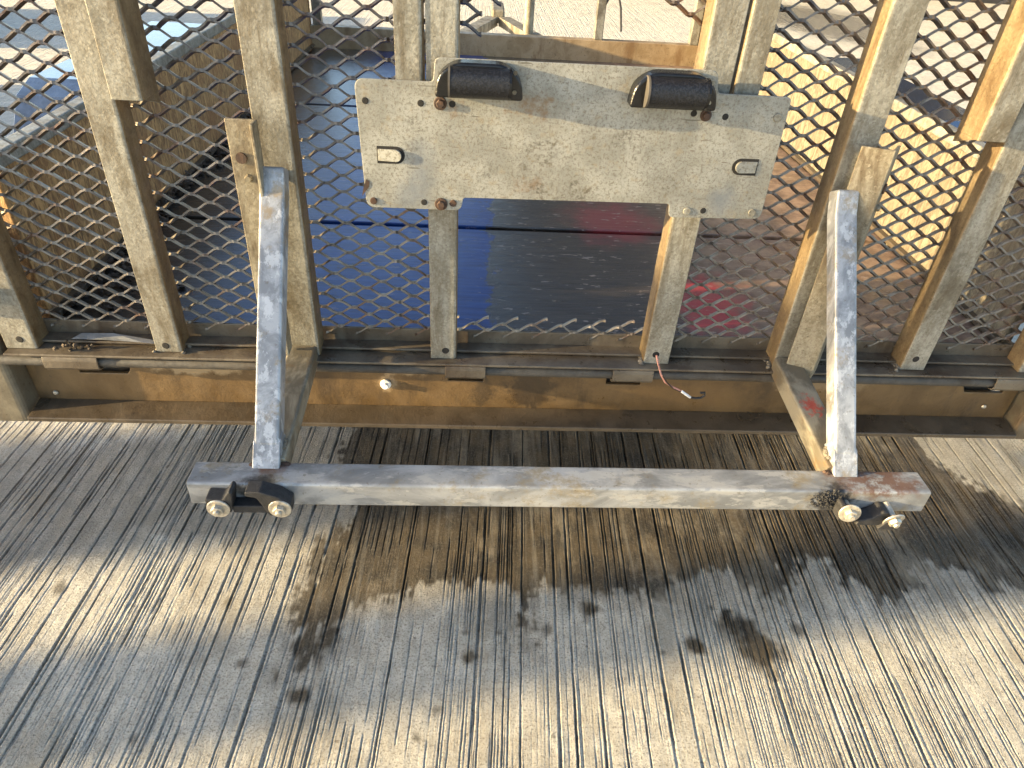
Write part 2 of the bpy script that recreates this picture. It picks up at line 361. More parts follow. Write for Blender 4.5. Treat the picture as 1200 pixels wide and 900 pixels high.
# ------------------------------------------------------------------ the ground
def smooth_grid(shape, nx, ny):               # smooth random field in 0..1
    g = rng.random((ny + 3, nx + 3)); H, W = shape
    yy = np.linspace(0, ny, H); xx = np.linspace(0, nx, W)
    y0 = yy.astype(int); x0 = xx.astype(int); ty = yy - y0; tx = xx - x0
    ty = ty * ty * (3 - 2 * ty); tx = tx * tx * (3 - 2 * tx)
    a = g[y0][:, x0] * (1 - tx) + g[y0][:, x0 + 1] * tx; b = g[y0 + 1][:, x0] * (1 - tx) + g[y0 + 1][:, x0 + 1] * tx
    return a * (1 - ty)[:, None] + b * ty[:, None]
def fbm(shape, nx, ny, o=4):
    s = np.zeros(shape); am = 1; tot = 0
    for k in range(o): s += am * smooth_grid(shape, nx * 2 ** k, ny * 2 ** k); tot += am; am *= .55
    return s / tot
SX0, SX1, SY0, SY1 = -1.38, 1.78, .12, 1.50
def build_slab():
    xs = np.arange(SX0, SX1 + 1e-6, .00095); ys = np.arange(SY0, SY1 + 1e-6, .0070)
    xs[-1] = SX1; ys[-1] = SY1
    W, H = len(xs), len(ys); X, Y = np.meshgrid(xs, ys)
    # grooves: a table over u, faded in and out along their length
    du = .0004; ut = np.arange(-1.9, 2.2, du)
    def table(mean, dmin, dmax, wmin, wmax, lip):
        t = np.zeros_like(ut); p = -1.9
        while p < 2.2:
            p += mean * (.45 + rng.exponential(.55)); d = rng.uniform(dmin, dmax); w = rng.uniform(wmin, wmax)
            q = (ut - p) / w; i = np.abs(q) < 5
            t[i] -= d * np.exp(-np.abs(q[i]) ** 4)
            t[i] += lip * d * (np.exp(-((q[i] - 1.9) / .7) ** 2) + .7 * np.exp(-((q[i] + 1.9) / .7) ** 2))
        return t
    deep = table(.040, .0025, .0070, .0009, .0023, .10); midt = table(.016, .0009, .0030, .0007, .0012, .10); fin = table(.0085, .0004, .0010, .0006, .0010, .10)
    fin2 = table(.010, .0003, .0008, .0006, .0010, .12)
    wob = (fbm((H, W), 110, 130, 3) - .5) * .0010 + (fbm((H, W), 50, 18, 2) - .5) * .0006 + (fbm((H, W), 8, 4, 2) - .5) * .0012
    wob += (fbm((H, W), 430, 300, 2) - .5) * .0020 * smooth_grid((H, W), 60, 12)          # crumbled edges
    U = X - .055 * Y + wob
    s = lambda t: np.interp(U, ut, t)
    sm = lambda a, lo, hi: np.clip((a - lo) / (hi - lo), 0, 1)
    band = sm(fbm((H, W), 22, 2, 3), .38, .62)                  # stretches where the broom bit and where it slid over
    Z = s(deep) * np.clip(.15 + 1.9 * (fbm((H, W), 75, 20, 4) - .30), .08, 1.15) + s(midt) * sm(fbm((H, W), 90, 16, 4), .38, .58) * (.45 + .55 * band)
    Z += s(fin) * sm(fbm((H, W), 40, 9, 3), .40, .62) * (.25 + .9 * band) + s(fin2) * sm(fbm((H, W), 46, 9, 3), .46, .64) * (.2 + .9 * band)
    Z += (fbm((H, W), 400, 175, 2) - .5) * .0007 + (fbm((H, W), 30, 14, 3) - .5) * .0012
    edge = np.minimum(np.minimum(X - SX0, SX1 - X), np.minimum(Y - SY0, SY1 - Y)); Z = np.where(edge < .0005, -.0003, Z)
    # wet stains: outlines traced on the ground
    P = lambda L: np.array([pix_z(*p) for p in L])
    big = P([(428, 470), (405, 545), (425, 590), (385, 640), (350, 690), (332, 735), (330, 785), (372, 782), (405, 735), (432, 712), (470, 705), (500, 690), (560, 690), (592, 700), (603, 745), (626, 748), (634, 700), (660, 688), (705, 684), (762, 694), (800, 672), (835, 668), (868, 690), (905, 705), (918, 672), (962, 662), (985, 690), (1040, 700), (1075, 692), (1092, 668), (1130, 676), (1165, 700), (1215, 690), (1260, 640), (1200, 590), (1120, 560), (1080, 520), (1040, 470)])
    def sd(poly):
        d = np.full(X.shape, 9.0); ins = np.zeros(X.shape, bool); m = len(poly)
        for i in range(m):
            ax, ay = poly[i]; bx, by = poly[(i + 1) % m]; ex, ey = bx - ax, by - ay
            t = np.clip(((X - ax) * ex + (Y - ay) * ey) / (ex * ex + ey * ey), 0, 1)
            d = np.minimum(d, (X - ax - t * ex) ** 2 + (Y - ay - t * ey) ** 2)
            c = (ay > Y) != (by > Y); ins ^= c & (X < ex * (Y - ay) / (by - ay + 1e-12) + ax)
        return np.sqrt(d) * np.where(ins, -1, 1)
    streak = fbm((H, W), 420, 9, 3) - .5
    nz = (fbm((H, W), 34, 15, 5) - .5); nz2 = (fbm((H, W), 230, 105, 4) - .5)
    wet = sm(-(sd(big) + nz * .075 + nz2 * .055 + streak * .05), -.008, .012) * (.84 + .36 * fbm((H, W), 16, 8, 4))
    for poly, wgt in (([(-80, 540), (60, 520), (200, 505), (440, 480), (430, 600), (330, 625), (180, 640), (60, 668), (-80, 700)], .50), ([(985, 470), (1300, 470), (1330, 560), (1190, 580), (1080, 560), (1000, 540)], .40), ([(300, 560), (440, 560), (640, 640), (900, 640), (1230, 640), (1250, 705), (1100, 712), (1000, 706), (880, 722), (760, 712), (650, 712), (620, 768), (580, 760), (520, 720), (440, 735), (400, 790), (320, 800), (315, 720), (345, 650)], .42)):
        wet = np.maximum(wet, wgt * sm(-(sd(P(poly)) + nz * .09 + nz2 * .05 + streak * .10), -.03, .035))
    wet = np.clip(wet * (1 + streak * .55), 0, 1)
    for (px, py, rx, ry, an) in ((866, 733, .040, .030, 0), (890, 762, .038, .030, 0), (880, 748, .03, .03, 0), (852, 716, .014, .011, 0), (815, 756, .016, .014, 0), (832, 712, .007, .006, 0), (350, 815, .018, .016, 0), (385, 745, .03, .03, 0), (551, 769, .013, .010, 0), (545, 741, .010, .008, 0), (585, 742, .007, .008, 0), (640, 738, .011, .012, 0), (283, 776, .011, .009, 0), (770, 695, .012, .02, 0), (935, 738, .012, .015, 0), (905, 790, .011, .014, 0), (778, 765, .006, .006, 0), (488, 864, .007, .006, 0), (512, 833, .008, .006, 0), (155, 866, .008, .01, 0), (70, 690, .012, .016, 0), (268, 706, .007, .01, 0), (690, 715, .02, .02, 0)):
        c = pix_z(px, py); q = np.sqrt(((X - c[0]) / rx) ** 2 + ((Y - c[1]) / ry) ** 2) + nz * .9 + nz2 * 1.1
        wet = np.maximum(wet, sm(-q, -1.25, -.55) * (1.0 if rx > .012 else .75))
    me = bpy.data.meshes.new('ground')
    me.vertices.add(W * H); me.vertices.foreach_set('co', np.stack([X, Y, Z], -1).astype(np.float32).ravel())
    i = np.arange((H - 1) * W).reshape(H - 1, W)[:, :-1].ravel()
    q = np.stack([i, i + 1, i + W + 1, i + W], -1).astype(np.int32)
    me.loops.add(q.size); me.loops.foreach_set('vertex_index', q.ravel())
    me.polygons.add(len(q)); me.polygons.foreach_set('loop_start', np.arange(0, q.size, 4, dtype=np.int32)); me.polygons.foreach_set('use_smooth', np.ones(len(q), bool))
    a = me.attributes.new('wet', 'FLOAT', 'POINT'); a.data.foreach_set('value', np.clip(wet, 0, 1).astype(np.float32).ravel())
    me.update(); me.validate(); me.materials.append(M['slab'])
    o = bpy.data.objects.new('driveway', me); COL.objects.link(o)
    o['kind'] = 'structure'; o['label'] = 'tined concrete driveway with dark wet stains below the tailgate'
build_slab()
B = 400.0; m = MB()
for x0, x1, y0, y1 in ((-B, SX0, -B, B), (SX1, B, -B, B), (SX0, SX1, SY1, B), (SX0, SX1, -B, SY0)):
    m.add([(x0, y0, 0), (x1, y0, 0), (x1, y1, 0), (x0, y1, 0)], [(0, 1, 2, 3)])
g = m.build('ground', 'ground', fix=False); g['kind'] = 'structure'; g['label'] = 'grooved concrete yard round the trailer'

# ------------------------------------------------------------------ unseen things added left of the picture to throw the shade bands, and the house ahead
def pillar(v0, v1, h, label, x=-8.4):  # unseen caster, placed and sized for its shade band
    y0, y1 = v0 + math.tan(AZ) * x, v1 + math.tan(AZ) * x          # lines along the sunlight through the drive
    e = bpy.data.objects.new('shade_pier', None); COL.objects.link(e); e.location = (x, (y0 + y1) / 2, 0)
    tag(e, label, 'pier', 'unseen piers added to cast shade')
    w = (y1 - y0) / 2; n = max(1, round(h / .2)); ch = (h - .05) / n
    for k in range(n):
        MB().box(-w, w, -w, w, k * ch, (k + 1) * ch - .006).build('block', 'block', e, .006)
    MB().box(-w - .004, w + .004, -w - .004, w + .004, h - .05, h).build('cap', 'block', e, .008)
pillar(.553, .668, 2.40, 'tallest and slimmest unseen shade pier, left of the camera')
pillar(.672, .742, 2.23, 'thin unseen shade pier tight against the tallest one')
pillar(.938, 1.25, 1.66, 'short stout unseen shade pier standing apart from the two thin ones')
def low_wall(y0, y1, h, label, x=-4.1):  # unseen wall added to shade the ground at far left
    e = bpy.data.objects.new('shade_wall', None); COL.objects.link(e); e.location = (x, y0, 0); tag(e, label, 'wall', 'unseen low walls added to cast shade')
    L = y1 - y0; n = round(L / .4); w = L / n
    me = None
    for r in range(3):
        for k in range(n):
            if me is None: ob = MB().box(-.09, .09, .004, w - .004, .004, h / 3 - .004).build('block', 'block', e, .006); me = ob
            else:
                ob = me.copy(); COL.objects.link(ob); ob.parent = e
            ob.location = (0.002 * ((r + k) % 2), k * w, r * h / 3)
low_wall(.80, 3.42, .60, 'long low unseen shade wall nearest the piers')
low_wall(4.30, 5.6, .60, 'shorter far unseen low shade wall beyond the gap')
hs = bpy.data.objects.new('house', None); COL.objects.link(hs); hs.location = (.3, 9.5, 0)
tag(hs, 'dark two storey weatherboard house beyond the trailer', 'house')
MB().box(0, 9, 0, 7, 0, 5.4).build('wall', 'board', hs)
for k in range(24): MB().box(-.02, 9.02, -.03, 0, .1 + k * .22, .3 + k * .22).build('weatherboard', 'board', hs)
MB().prism([(-.4, 5.4), (9.4, 5.4), (8.0, 6.6), (1.2, 6.6)], -.4, 7.4).build('roof', 'roof', hs)
for x in (1.2, 3.6, 6.2):
    for z in (.9, 3.4):
        w = MB().box(x, x + 1.3, -.06, -.031, z, z + 1.2).build('window', 'pane', hs)
        fr = MB()
        for a in ((x - .07, x, z - .07, z + 1.27), (x + 1.3, x + 1.37, z - .07, z + 1.27), (x, x + 1.3, z - .07, z), (x, x + 1.3, z + 1.2, z + 1.27)): fr.box(a[0], a[1], -.08, -.032, a[2], a[3])
        fr.build('frame', 'white', w)

# ------------------------------------------------------------------ the trailer
T = bpy.data.objects.new('trailer', None); COL.objects.link(T); T.location = (.105, .78, 0)
tag(T, 'small galvanised box trailer with expanded mesh tailgate standing on wet concrete', 'trailer')
bpy.context.view_layer.update()
PINV = T.matrix_world.inverted()
def part(mb, name, mat, parent=None, bevel=.0, seg=2, label=None):
    o = mb.build(name, mat, None, bevel, seg)
    o.parent = parent or T
    if not parent: o.matrix_parent_inverse = PINV      # every part is modelled in world metres
    if label: o['label'] = label
    return o
DZ = .475; XL, XR, YB, YF = -.545, .755, .80, 2.60; XC = .105
def mir(x): return 2 * XC - x
# deck: boards across the trailer
dk = MB()
for x in (-.40, .105, .61): dk.box(x - .025, x + .025, YB, YF, .40, DZ - .022)
deck = part(dk, 'deck_frame', 'rail', label='steel bearers under the wet deck boards')
edges = [YB, 1.150, 1.515, 1.88, 2.24, YF - .03]
for i in range(5):
    b = MB(); nx = 26; y0, y1 = edges[i] + (.003 if i else 0), edges[i + 1] - .004; top = []
    dz = (0, .003, 0, .002, 0)[i]
    b.box(XL + .006, XR - .006, y0, y1, DZ - .018, DZ + dz)
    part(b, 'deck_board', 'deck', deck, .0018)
# side walls
for sx, x in ((1, XL), (-1, XR)):
    w = MB(); w.box(min(x, x - sx * .014), max(x, x - sx * .014), YB + .01, YF, DZ - .03, .672)
    sw = part(w, 'side_wall', 'ply' if sx > 0 else 'ply_sunlit', None, .002, label='rough brown inner side wall of the trailer')
    r = MB(); r.prism(rounded([(x + sx * .003, .671), (x + sx * .003, .690), (x - sx * .018, .690), (x - sx * .018, .671)], .003), YB + .005, YF)
    part(r, 'top_rail', 'galv', sw)
    r = MB(); r.box(*sorted((x + sx * .0005, x + sx * .012)), YB + .012, YF - .04, DZ + .0045, DZ + .012)
    part(r, 'floor_angle', 'flange', sw, .001)
    for yy in (1.02, 1.42, 1.82, 2.22):
        r = MB(); r.prism([(x - sx * .0145, DZ - .02), (x - sx * .0145, .66), (x - sx * .03, .66), (x - sx * .03, DZ - .02)], yy, yy + .03); part(r, 'stake', 'galv', sw, .001)
    # mudguard, wheel
    xo0, xo1 = sorted((x - sx * .034, x - sx * .235)); prof = []
    for k in range(19):
        a = math.pi * k / 18; prof.append((1.62 - .44 * math.cos(a) * (1 if abs(math.cos(a)) > .0 else 1), .40 + .245 * min(1, 1.45 * math.sin(a))))
    inner = [(1.62 + (y - 1.62) * .985, z - .004) for y, z in prof]
    g = MB(); g.prism(prof + inner[::-1], xo0, xo1, 'yz'); g.v = g.v
    part(g, 'mudguard', 'mud', None, .001, label='wet blue grey mudguard outside the side wall')
    wh = MB(); n = 40; pr = [(.10, .295), (.075, .30), (.045, .303), (0, .304), (-.045, .303), (-.075, .30), (-.10, .295)]
    cx = x - sx * .14; cy, cz = 1.62, .29
    ring = [(.075, .165), (.088, .22), (.082, .265), (.066, .287), (.03, .29), (-.03, .29), (-.066, .287), (-.082, .265), (-.088, .22), (-.075, .165)]
    vs = []; fs = []; k2 = len(ring)
    for k in range(n):
        a = 2 * math.pi * k / n
        for dx, rr in ring: vs.append((cx + dx, cy + rr * math.cos(a), cz + rr * math.sin(a)))
    for k in range(n):
        for j in range(k2): fs.append((k * k2 + j, k * k2 + (j + 1) % k2, ((k + 1) % n) * k2 + (j + 1) % k2, ((k + 1) % n) * k2 + j))
    wh.add(vs, fs, True); ty = part(wh, 'wheel', 'tyre')
    r = MB(); r.disc((cx - .03, cy, cz), (1, 0, 0), .166, .06, 32); r.disc((cx - sx * .03, cy, cz), (-sx, 0, 0), .05, .02, 16); part(r, 'rim', 'rim', ty, .004)
part(MB().tube([(XL - .12, 1.62, .29), (XR + .12, 1.62, .29)], .022, 10, (0, 1, 0)), 'axle', 'rod')
# front frame: low sill with posts, rail out of frame, drawbar
fs_ = part(MB().box(XL, XR, YF - .03, YF + .01, DZ - .03, .540), 'front_sill', 'sill', None, .002, label='low tan sill at the front of the deck')
for x in (XL + .01, .398, XR - .03): part(MB().box(x, x + .028, YF - .025, YF + .005, .5405, .98), 'front_post', 'galv', fs_, .002)
part(MB().box(XL, XR, YF - .026, YF + .006, .9805, 1.01), 'front_rail', 'galv', fs_, .002)
db = MB()
for s in (-1, 1):
    db.sweep([(-.02, -.03), (.02, -.03), (.02, .03), (-.02, .03)], [(XC + s * .45, 2.3, .40), (XC + s * .03, 3.75, .40)], (0, 0, 1))
db = part(db, 'drawbar', 'galv_dull', None, .002)
part(MB().box(XC - .03, XC + .03, 3.74, 3.98, .39, .45), 'coupling', 'galv_dull', db, .008)
jw = MB(); jw.tube([(XC + .12, 3.35, .10), (XC + .12, 3.35, .72)], .022, 12); jw.tube([(XC + .12, 3.35, .715), (XC + .24, 3.35, .735)], .008, 8, (0, 1, 0))
jw = part(jw, 'jockey_stand', 'galv_dull', db); r = MB(); r.disc((XC + .08, 3.35, .10), (1, 0, 0), .10, .05, 24); part(r, 'jockey_wheel', 'rubber', jw, .01)
for pts in ([(.47, 2.59, .80), (.455, 2.585, .70), (.475, 2.58, .64), (.485, 2.575, .57)], [(.43, 2.595, .86), (.44, 2.585, .72), (.43, 2.58, .66), (.41, 2.58, .62)]):
    part(MB().tube(pts, .0035, 8), 'hanging_cable', 'blackwire', fs_)

# rear beam with slots, bottom flange
bx0, bx1 = -.578, .788
slots = [(-.512, -.45), (-.027, .020), (.19, .238), (.708, .765)]
pts = [(bx0, .366), (bx1, .366), (bx1, .438)]
for a, b in reversed(slots):
    k = .010 if a < -.4 or a > .6 else 0
    pts += [(b + (k if a < 0 else 0), .438), (b, .4165), (a, .4165), (a - (k if a > .6 else 0), .438)]
pts += [(bx0, .438)]
rb = MB(); rb.prism(pts, .775, .781)
beam = part(rb, 'rear_beam', 'beam', None, .0012, label='rust stained rear cross beam under the tailgate')
part(MB().box(bx0, bx1, .8265, .83, .36, .4375), 'back_web', 'flange', beam)
part(MB().box(bx0, bx1, .7815, .826, .4345, .438), 'beam_lid', 'flange', beam)
fl = MB(); fl.prism([(.7385, .3675), (.7748, .3725), (.7748, .3655), (.7385, .3610)], bx0, bx1, 'yz')
part(fl, 'lower_flange', 'flange', beam, .0012)
for x, w in ((-.112, .0095),):
    r = MB(); r.disc((x, .7745, .410), (0, -1, 0), .0075, .004, 14); r.disc((x, .7705, .410), (0, -1, 0), .0045, .005, 8); part(r, 'beam_bolt', 'white', beam, .001)
for x, z in ((-.553, .383), (.748, .392)):
    r = MB(); r.disc((x, .7745, z), (0, -1, 0), .0042, .003, 8, .0025); part(r, 'rivet', 'zinc', beam, .001)
for x0, x1 in slots: part(MB().box(x0 + .002, x1 - .002, .790, .794, .395, .4335), 'slot_plate', 'rail', beam)
# corner posts of the body
for sx, x0, x1 in ((1, -.648, -.582), (-1, mir(-.582) - .0, mir(-.648))):
    cp = part(MB().prism(rounded([(x0, .748), (x1, .748), (x1, .796), (x0, .796)], .009), .352, .62, 'xy'), 'corner_post', 'post', None, .003)
    xa = (x0 + x1) / 2
    r = MB(); r.tube([(xa - .05, .735, .548), (xa + .05, .735, .548)], .015, 14, (0, 1, 0)); part(r, 'latch_barrel', 'rod', cp, .002)
# hinge rod and knuckles
rod = part(MB().tube([(-.581, .7475, .4545), (.791, .7475, .4545)], .0068, 14, (0, 1, 0)), 'hinge_rod', 'rod')
for x0, x1 in ((-.03, .022), (.188, .242), (-.528, -.462), (.712, .768)):
    k = MB(); k.prism([(.7385, .4652), (.7372, .460), (.7372, .4500), (.7410, .4450), (.7480, .4440), (.7480, .4468), (.7425, .4475), (.7398, .4515), (.7398, .459), (.7405, .4652)], x0, x1, 'yz'); part(k, 'hinge_knuckle', 'rail', rod, .0008)

# ------------------------------------------------------------------ tailgate
GT = 1.16                                                    # top of the gate, above the picture
gb = MB(); gx0, gx1 = -.572, .782
gb.box(gx0, gx1, .782, .7855, .447, .4935)                   # upstanding lip
gb.box(gx0, gx1, .762, .7818, .4715, .4750)
gb.box(gx0, gx1, .7385, .7818, .4655, .4690)
gate = part(gb, 'tailgate', 'rail', None, .001, label='expanded mesh tailgate with angle iron uprights')
part(MB().box(gx0, gx1, .752, .784, GT, GT + .03), 'top_bar', 'galv', gate, .002)
# the bent strip and rust flake on the left of the ledge
r = MB(); r.add([(-.50, .764, .4765), (-.46, .760, .479), (-.41, .757, .4785), (-.372, .754, .4757), (-.40, .7655, .477), (-.45, .772, .4815), (-.49, .773, .480)], [(0, 1, 6), (1, 5, 6), (1, 2, 5), (2, 4, 5), (2, 3, 4)])
part(r, 'torn_strip', 'bar', gate)
r = MB()
for k in range(15): 
    c = (random.gauss(-.487, .012), random.gauss(.752, .004), .4695 + random.random() * .008); r.disc(c, (random.gauss(0, .5), -1, random.gauss(0, .6)), random.uniform(.0015, .0035), random.uniform(.001, .004), 6, random.uniform(.0005, .002))
part(r, 'rust_lump', 'litter', gate)

def angle_prof(x0, x1, yf, yb, side, t=.004, r=.004):
    """front flange x0..x1 at yf, other flange on `side` running back to yb"""
    if side > 0: p = [(x0, yf), (x1, yf, r), (x1, yb), (x1 - t, yb), (x1 - t, yf + t, .002), (x0, yf + t)]
    else: p = [(x0, yf, r), (x1, yf), (x1, yf + t), (x0 + t, yf + t, .002), (x0 + t, yb), (x0, yb)]
    return rounded(p, 0)
def brown(o):  # side faces tinted: rust wash plus painted bounce light
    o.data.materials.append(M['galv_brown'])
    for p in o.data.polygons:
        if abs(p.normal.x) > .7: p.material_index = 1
def upright(x0, x1, yf, yb, side, z0, z1, hole=None, mat='galv', label=None):
    u = part(MB().prism(angle_prof(x0, x1, yf, yb, side), z0, z1, 'xy'), 'upright', mat, gate, .0009, 2, label)
    brown(u); return u
YG = .750; YM = .7795
UP = [(-.392, -.360, 1), (-.228, -.189, 1), (-.049, -.016, 1), (.228, .262, -1), (.402, .438, -1), (.578, .612, -1)]
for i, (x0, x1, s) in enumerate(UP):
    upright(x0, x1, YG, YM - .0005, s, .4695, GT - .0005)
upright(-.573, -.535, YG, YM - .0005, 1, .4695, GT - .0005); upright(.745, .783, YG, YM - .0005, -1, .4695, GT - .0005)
# bolt holes low on the uprights: proud discs, the shade inside painted dark
for x, z in ((-.379, .479), (-.030, .482), (.243, .484), (.594, .487), (-.553, .483)):
    r = MB(); n = 14; rr, ri = .0046, .0036
    vs = [(x + a * math.cos(2 * math.pi * k / n), YG - d, z + a * math.sin(2 * math.pi * k / n)) for a, d in ((rr, .0001), (ri, .0006)) for k in range(n)]
    r.add(vs, [(k, (k + 1) % n, n + (k + 1) % n, n + k) for k in range(n)] + [tuple(range(n, 2 * n))]); part(r, 'bolt_hole', 'hole', gate)
# legs of the upper section
def leg(x0, x1, yf, yb, s, z0, drop):
    m_ = MB(); t = .004
    m_.prism(angle_prof(x0, x1, yf, yb, s), z0, GT - .0006, 'xy')
    xf = (x1 - t, x1) if s > 0 else (x0, x0 + t)
    m_.prism([(yf + .004, z0 + .0005), (yb, z0 + .0005), (yb, z0 - drop)], xf[0] + .0002, xf[1] - .0002, 'yz')
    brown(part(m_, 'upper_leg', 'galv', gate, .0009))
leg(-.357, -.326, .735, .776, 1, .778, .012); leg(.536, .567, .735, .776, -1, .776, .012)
leg(-.079, -.0515, .748, .776, 1, .79, 0); leg(.265, .292, .748, .776, -1, .79, 0)
# weld lumps at upright feet
for x in (-.393, .227, .226, .400, .577, -.36):
    r = MB()
    for k in range(7): r.disc((x + random.gauss(0, .002), .749 + k * .0045 + random.gauss(0, .001), .4695), (random.gauss(0, .3), random.gauss(0, .3), 1), random.uniform(.003, .005), random.uniform(.002, .004), 7, .0015)
    part(r, 'weld', 'weld', gate)

# expanded metal
LW, SW = .0382, .0190
def mesh_panel(x0, x1, z0=.486, z1=GT + .005, keep=None):
    vs = []; fs = []
    w, t, tl = .0070, .0024, R_(20)
    L = math.hypot(LW / 2, SW / 2); cf, sf = LW / 2 / L, SW / 2 / L
    def seg(xa, za, up):
        # half a strand from knuckle (xa,za) to (xa+LW/2, za+-SW/2), its flat leaning with its own run
        st = [(0, 0), (.16, .05), (.34, .27), (.66, .73), (.84, .95), (1, 1)]
        o = len(vs); jit = rngm.normal(0, .0006, 2)
        for k, (a, b) in enumerate(st):
            x = xa + a * LW / 2; z = za + (b * SW / 2 if up else -b * SW / 2); kk = (.92 if 0 < k < 5 else 1.25)
            tw = (1 - abs(2 * a - 1)) ** .5 * .55
            n0 = _n(np.array([(-sf if up else sf) * tw, 0, 1.0])); e = np.array([0, 1.0, 0])
            dw = math.cos(tl) * e - math.sin(tl) * n0; dn = math.sin(tl) * e + math.cos(tl) * n0
            c = np.array([x, YM + .0045 + (.0012 if up else -.0012) * (1 - abs(2 * a - 1)), z + (jit[0] if 1 < k < 4 else 0)])
            for p, q in ((-1, -1), (1, -1), (1, 1), (-1, 1)): vs.append(tuple(c + dw * (p * w * kk / 2) + dn * (q * t * (1.4 if k in (0, 5) else 1) / 2)))
        for k in range(5):
            for j in range(4): fs.append((o + k * 4 + j, o + k * 4 + (j + 1) % 4, o + k * 4 + 4 + (j + 1) % 4, o + k * 4 + 4 + j))
        fs.append((o, o + 1, o + 2, o + 3)); fs.append((o + 23, o + 22, o + 21, o + 20))
    rngm = np.random.default_rng(int((x0 + 5) * 1000))
    i0 = int(math.floor((x0 + 2) / (LW / 2))); i1 = int(math.ceil((x1 + 2) / (LW / 2))); j0 = int(z0 / (SW / 2)); j1 = int(z1 / (SW / 2))
    for i in range(i0, i1):
        for j in range(j0, j1):
            if (i + j) % 2: continue
            xa = i * LW / 2 - 2; za = j * SW / 2
            for up in (True, False):
                if xa < x0 - .002 - LW / 4 or xa + LW / 2 > x1 + .002 + LW / 4: continue
                if za + (SW / 2 if up else -SW / 2) < z0 - .001: continue
                if keep and not keep(xa + LW / 4, za): continue
                seg(xa, za, up)
    me = MB(); me.add(vs, fs, False)
    o = me.build('mesh_panel', 'mesh', None, fix=False); o.parent = gate
    return o
cut = lambda x, z: z < .506 or z > .846 + .10 * max(0, 1 - abs(x - .115) / .13)
for a, b in ((-.535, -.392), (-.360, -.228), (-.189, -.079), (.292, .402), (.438, .578), (.612, .745)): mesh_panel(a - .012, b + .012)
mesh_panel(-.016 - .01, .228 + .01, z0=.80, keep=cut)
mesh_panel(-.016 - .01, .228 + .01, z1=.514)
mesh_panel(-.079, -.030); mesh_panel(.245, .30)

# ------------------------------------------------------------------ number plate board with its lamps
PY = .7335
out = [(-.121, .806, .010), (-.042, .806, .004), (-.040, .829, .006), (.246, .830, .008), (.250, .808, .004), (.329, .808, .006), (.331, .674, .009), (.224, .672, .006), (.222, .688, .003), (-.010, .686, .003), (-.0125, .671, .008), (-.117, .671, .010)]
out = [(a * .978, .98 - (.98 - b) * .978, c) for a, b, c in out]
plate = part(MB().prism(rounded(out, .006, 5), PY, PY + .0022), 'number_plate_board', 'plate', None, .0006, 2, 'scuffed galvanised board for the number plate, plate missing')
part(MB().box(-.035, .243, PY + .0026, PY + .016, .812, .8155), 'stiffener', 'galv', plate)
def lamp(x0, x1, z0, z1, yaw=0):
    w = x1 - x0; h = z1 - z0
    base = rounded([(x0, z0, .004), (x1, z0, .004), (x1 - .003, z0 + h * .62, .010), (x1 - w * .22, z1 - .001, .016), (x0 + w * .22, z1 - .001, .016), (x0 + .003, z0 + h * .62, .010)], .008, 5)
    lp = part(MB().prism(base, PY - .020, PY - .0004), 'number_plate_lamp', 'black', None, .004, 3)
    lp['label'] = 'black plastic number plate lamp'
    r = MB(); n = 18; cz = z0 + h * .47; pts = []
    prof = [(.0142 * math.cos(2 * math.pi * k / n), .0142 * math.sin(2 * math.pi * k / n)) for k in range(n)]
    r.sweep(prof, [(x0 + w * .17, PY - .0205, cz), (x0 + w * .83, PY - .0205, cz)], (0, 1, 0), True)
    part(r, 'lamp_cover', 'lens', lp, .0012)
    for q in (.155, .83):
        r = MB(); r.disc((x0 + w * q, PY - .0205, cz), (1, 0, 0), .0148, .002, 18); part(r, 'end_ring', 'rod' if q < .5 else 'black', lp)
    for q in (.25, .78):
        r = MB(); r.disc((x0 + w * .895, PY - .0203, z0 + h * q), (0, -1, 0), .0022, .001, 8); part(r, 'lamp_screw', 'galv_dull', lp)
lamp(-.0388, .0475, .800, .8335); lamp(.1525, .240, .799, .8335)
def bolt(x, z, r0, mat, dome=True):
    r = MB(); r.disc((x, PY - .0003, z), (0, -1, 0), r0, .0015, 16, r0 * .95)
    if dome: r.disc((x, PY - .0018, z), (0, -1, 0), r0 * .7, .003, 6, r0 * .6)
    part(r, 'plate_bolt', mat, plate, .0006)
def hole(x, z, r0):  # flat dark disc, the hole's shade put into its colour
    r = MB(); n = 12
    vs = [(x + a * math.cos(2 * math.pi * k / n), PY - d, z + a * math.sin(2 * math.pi * k / n)) for a, d in ((r0, .0001), (r0 * .8, .0005)) for k in range(n)]
    r.add(vs, [(k, (k + 1) % n, n + (k + 1) % n, n + k) for k in range(n)] + [tuple(range(n, 2 * n))]); part(r, 'plate_hole', 'hole', plate)
for x, z in ((-.1086, .789), (-.0537, .789), (-.0222, .7896), (-.0523, .6858), (.2242, .7915), (.2576, .7896), (.2566, .6882)): hole(x, z, .0034)
bolt(-.0341, .7899, .0068, 'rust'); bolt(.2369, .7903, .0062, 'rust'); bolt(-.0338, .6846, .0072, 'rust')
for x, z in ((-.0208, .6861), (-.1065, .6855)): bolt(x, z, .0040, 'rust', False)
for x, z in ((.2384, .6875), (.312, .6884), (.3121, .7911)): bolt(x, z, .0046, 'galv', False)
